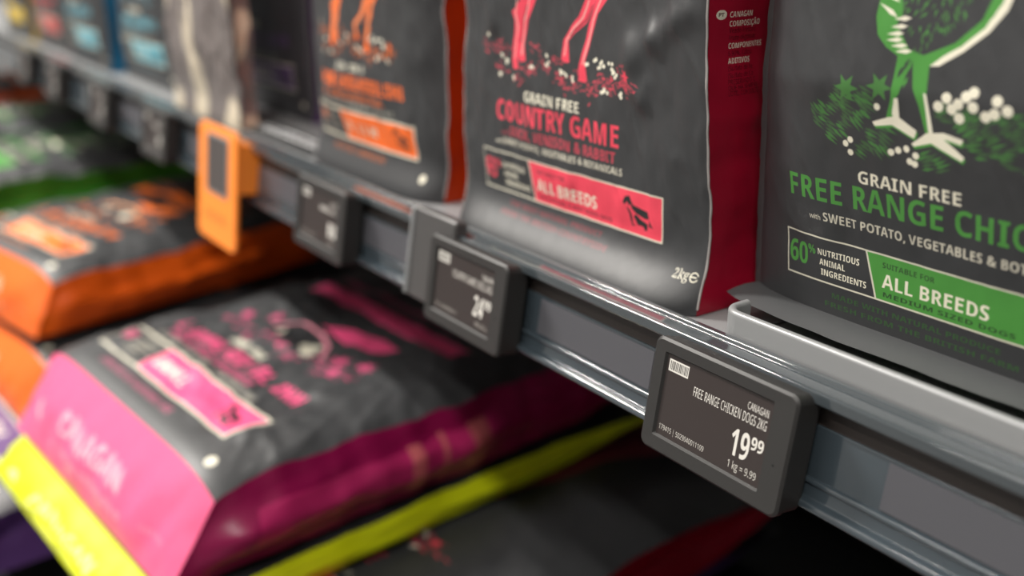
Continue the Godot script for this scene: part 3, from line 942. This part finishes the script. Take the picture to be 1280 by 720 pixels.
# an upright strip of sheet steel, 4 mm thick with a rolled top: it comes forward from the bag, turns a round corner and runs along x
func lip_mesh(length: float) -> ArrayMesh:
	var rows := []
	var uvs := []
	var r := 0.010
	var path := [[Vector2(0.0, 0.0065), Vector2(-1, 0)]]
	for i in 11:
		var a := i / 10.0 * PI / 2
		path.append([Vector2(r - cos(a) * r, 0.0225 - r + sin(a) * r), Vector2(-cos(a), sin(a))])
	path.append([Vector2(0.3, 0.0225), Vector2(0, 1)])
	path.append([Vector2(length, 0.0225), Vector2(0, 1)])
	for p in path:
		var row := []
		var u := []
		var prof := [Vector2(0, 0.0003)]
		for i in 9:
			var a := i / 8.0 * PI
			prof.append(Vector2(-0.002 + cos(a) * 0.002, 0.0162 + sin(a) * 0.0018))
		prof.append(Vector2(-0.004, 0.0003))
		for q in prof:
			row.append(Vector3(p[0].x + p[1].x * q.x, q.y, p[0].y + p[1].y * q.x))
			u.append(Vector2(p[0].x, q.y))
		rows.append(row)
		uvs.append(u)
	return grid_mesh(rows, uvs, true)

func build_rails():
	# outlines in (z, y from the eye)
	for b in [[-3.0, -0.502, "price rail along the front edge under the orange and foil bags"], [-0.500, 0.70, "price rail along the front edge under the red and hen bags"]]:
		var t := thing("price_rail", Vector3(0, EYE, 0))
		tag(t, "grey plastic " + b[2], "price rail", "price rails")
		var a: float = b[0]
		var c: float = b[1]
		# hook over the shelf edge with two rounded beads on top
		var hook := rounded([Vector3(0.0235, -0.1635, 0), Vector3(0.0235, -0.1590, 0.0008), Vector3(0.0274, -0.1586, 0.0021), Vector3(0.0280, -0.1606, 0.0005), Vector3(0.0346, -0.1612, 0.0004), Vector3(0.0352, -0.1601, 0.0006), Vector3(0.0370, -0.1604, 0.0013), Vector3(0.0372, -0.1655, 0.001), Vector3(0.0310, -0.1660, 0)])
		part("top_edge", extrude_x(hook, a, c), mats.bead, t)
		var groove := PackedVector2Array([Vector2(0.0235, -0.1665), Vector2(0.0300, -0.1665), Vector2(0.0310, -0.1760), Vector2(0.0235, -0.1760)])
		part("groove", extrude_x(groove, a, c), mats.groove, t)
		var face := rounded([Vector3(0.0235, -0.1762, 0), Vector3(0.0314, -0.1762, 0.0006), Vector3(0.0345, -0.1966, 0.0), Vector3(0.0362, -0.1968, 0.0010), Vector3(0.0367, -0.1985, 0.0008), Vector3(0.0356, -0.1995, 0.0004), Vector3(0.0366, -0.2044, 0.0006), Vector3(0.0402, -0.2048, 0.0014), Vector3(0.0408, -0.2078, 0.001), Vector3(0.0235, -0.2085, 0)])
		part("channel", extrude_x(face, a, c), mats.rail, t)
		for s in ([[-0.94, -0.672], [-1.3, -1.02], [-0.585, -0.51]] if c < -0.4 else [[-0.385, -0.30], [-0.178, 0.1]]):
			var strip := PackedVector2Array([Vector2(0.0318, -0.1775), Vector2(0.0322, -0.1775), Vector2(0.0350, -0.1955), Vector2(0.0346, -0.1955)])
			part("paper_insert", extrude_x(strip, s[0], s[1]), mats.paper, t)

# ---------------------------------------------------------------- price tags

func screen_print(density: float, o: Dictionary) -> ImageTexture:
	var bg := Color(0.20, 0.175, 0.17)
	var ink := Color(0.84, 0.83, 0.80)
	var sh := Sheet.new(57, 35.5, density, bg)
	# bar code
	sh.rect(1.2, 28.6, 12.6, 33.8, ink)
	var x := 2.0
	while x < 11.8:
		var w := rng.randf_range(0.18, 0.5)
		sh.rect(x, 29.3, x + w, 33.1, bg.darkened(0.4))
		x += w + rng.randf_range(0.2, 0.45)
	write(sh, "CANAGAN", 55.4, 28.4, 10.4, 3.0, ink, "regular", 0.6, true)
	if o.has("name"): write(sh, o.name, 55.4, 23.0, 38.5, 4.0, ink, "regular", 0.6, true)
	else: scribble(sh, 30, 23.6, 26, 2.9, ink)
	if o.has("price"):
		write(sh, o.price, 40.2, 7.8, 9.2, 11.0, ink)
		write(sh, o.cents, 50.0, 13.6, 6.0, 5.2, ink)
	else:
		scribble(sh, 44, 8, 12, 9, ink)
	if o.has("code"): write(sh, o.code, 1.4, 2.6, 26.0, 2.3, ink.lerp(bg, 0.12), "regular")
	else: scribble(sh, 2, 2.8, 24, 2.0, ink.lerp(bg, 0.5))
	if o.has("unit"): write(sh, o.unit, 55.0, 2.4, 14.5, 3.1, ink.lerp(bg, 0.12), "regular", 0.7, true)
	else: scribble(sh, 42, 2.5, 14, 2.6, ink.lerp(bg, 0.5))
	return sh.texture()

func quad(w: float, h: float) -> ArrayMesh:
	return grid_mesh([[Vector3(-w / 2, -h / 2, 0), Vector3(w / 2, -h / 2, 0)], [Vector3(-w / 2, h / 2, 0), Vector3(w / 2, h / 2, 0)]], [[Vector2(0, 1), Vector2(1, 1)], [Vector2(0, 0), Vector2(1, 0)]])

func price_tag(x: float, tex: Texture2D, label: String, turn := 0.0) -> Node3D:
	var W := 0.0765
	var H := 0.0500
	# origin at the bottom middle of the front
	var t := thing("price_tag", Vector3(x, EYE - 0.2095, 0.0540))
	t.basis = Basis(Vector3.UP, turn) * Basis(Vector3.RIGHT, -0.155)
	tag(t, label, "price tag", "price tags on the rail")
	var c := Vector2(0, H / 2)
	var outer := rounded_rect(W, H, 0.0040)
	var inset := rounded_rect(W - 0.0022, H - 0.0022, 0.0034)
	var sc := Vector2(-0.0021, H / 2 + 0.0006)
	var win := rounded_rect(0.0590, 0.0375, 0.0008)
	var win2 := rounded_rect(0.0572, 0.0357, 0.0005)
	part("frame", loft([[outer, c, -0.0042], [outer, c, -0.0010], [inset, c, 0.0], [win, sc, -0.0002], [win2, sc, -0.0016]]), mats.housing, t)
	part("body", loft([[rounded_rect(W - 0.002, H - 0.003, 0.004), c, -0.0150], [rounded_rect(W - 0.0006, H - 0.001, 0.004), c, -0.0132], [rounded_rect(W - 0.0006, H - 0.001, 0.004), c, -0.0042]], true, true), mats.housing, t)
	var m := plain(Color(1, 1, 1), 0.35)
	m.albedo_texture = tex
	part("screen", quad(0.0574, 0.0359), m, t, Vector3(sc.x, sc.y, -0.0015))
	part("indicator", loft([[rounded_rect(0.0011, 0.0011, 0.0005), Vector2(0.0322, H / 2 - 0.0045), 0.00002], [rounded_rect(0.0006, 0.0006, 0.0002), Vector2(0.0322, H / 2 - 0.0045), 0.00012]], true), mats.dark, t)
	return t

func build_tags():
	price_tag(-0.2465, screen_print(20.0, {"name": "FREE RANGE CHICKEN DOGS 2KG", "price": "19", "cents": "99", "code": "179415 | 5029040011109", "unit": "1 kg = 9.99"}), "charcoal electronic price tag reading 19.99 below the hen bag")
	price_tag(-0.4330, screen_print(10.0, {"name": "COUNTRY GAME DOGS 2KG", "price": "24", "cents": "99"}), "charcoal electronic price tag reading 24.99 below the red bag")
	var blurred := screen_print(5.0, {})
	price_tag(-0.6180, blurred, "charcoal price tag with dark screen below the orange bag")
	var k := 0
	for x in [-1.000, -1.215, -1.455, -1.650]:
		price_tag(x, blurred, ["charcoal price tag just past the orange holder", "charcoal price tag below the first pale blue printed bag", "charcoal price tag below the blue sided bag", "charcoal price tag farthest along the rail below the pink sided bag"][k])
		k += 1
	# grey plate clipped on at the joint of the rails
	var t := thing("rail_clip_plate", Vector3(-0.4795, EYE - 0.2060, 0.0475))
	t.basis = Basis(Vector3.RIGHT, -0.16)
	tag(t, "plain grey plate with bright edge beside the 24.99 price tag", "plate")
	var outline := rounded_rect(0.046, 0.0545, 0.0022)
	var c := Vector2(0, 0.0272)
	part("plate", loft([[outline, c, -0.0080], [outline, c, -0.0012], [rounded_rect(0.0436, 0.0521, 0.0014), c, 0.0]], true, true), plain(Color(0.29, 0.285, 0.285), 0.42, 0.1), t)
	var edge := rounded_rect(0.0030, 0.0535, 0.0012)
	part("edge_trim", loft([[edge, Vector2(-0.0222, 0.0272), -0.006], [edge, Vector2(-0.0222, 0.0272), 0.0006], [rounded_rect(0.0014, 0.0520, 0.0005), Vector2(-0.0222, 0.0272), 0.0016]], true, true), mats.steel, t)
	# orange talker around another tag
	t = thing("shelf_talker", Vector3(-0.811, EYE - 0.2485, 0.0600))
	t.basis = Basis(Vector3.RIGHT, -0.115)
	tag(t, "bright orange holder with a small grey screen hanging from the rail", "price holder")
	var om := plain(Color(0.98, 0.56, 0.20), 0.45)
	var pc := Vector2(0, 0.0495)
	part("card", loft([[rounded_rect(0.088, 0.099, 0.007), pc, -0.003], [rounded_rect(0.088, 0.099, 0.007), pc, -0.0006], [rounded_rect(0.0872, 0.0982, 0.0068), pc, 0.0]], true, true), om, t)
	part("clip", box_mesh(Vector3(0.086, 0.040, 0.018)), om, t, Vector3(0, 0.070, -0.0122))
	var tl := plain(Color(0.30, 0.28, 0.275), 0.35)
	part("screen", loft([[rounded_rect(0.046, 0.046, 0.002), Vector2(0.002, 0.067), 0.0], [rounded_rect(0.045, 0.045, 0.002), Vector2(0.002, 0.067), 0.0012]], true), tl, t)
	part("screen_rim", loft([[rounded_rect(0.050, 0.050, 0.003), Vector2(0.002, 0.067), 0.0], [rounded_rect(0.050, 0.050, 0.003), Vector2(0.002, 0.067), 0.0008], [rounded_rect(0.046, 0.046, 0.002), Vector2(0.002, 0.067), 0.0009]]), mats.steel, t)
	var sh := Sheet.new(60, 12, 4.0, Color(0.98, 0.56, 0.20))
	scribble(sh, 6, 2.5, 46, 7, Color(0.70, 0.34, 0.10))
	var lm := plain(Color(1, 1, 1), 0.45)
	lm.albedo_texture = sh.texture()
	part("lettering", quad(0.060, 0.012), lm, t, Vector3(0, 0.022, 0.0002))
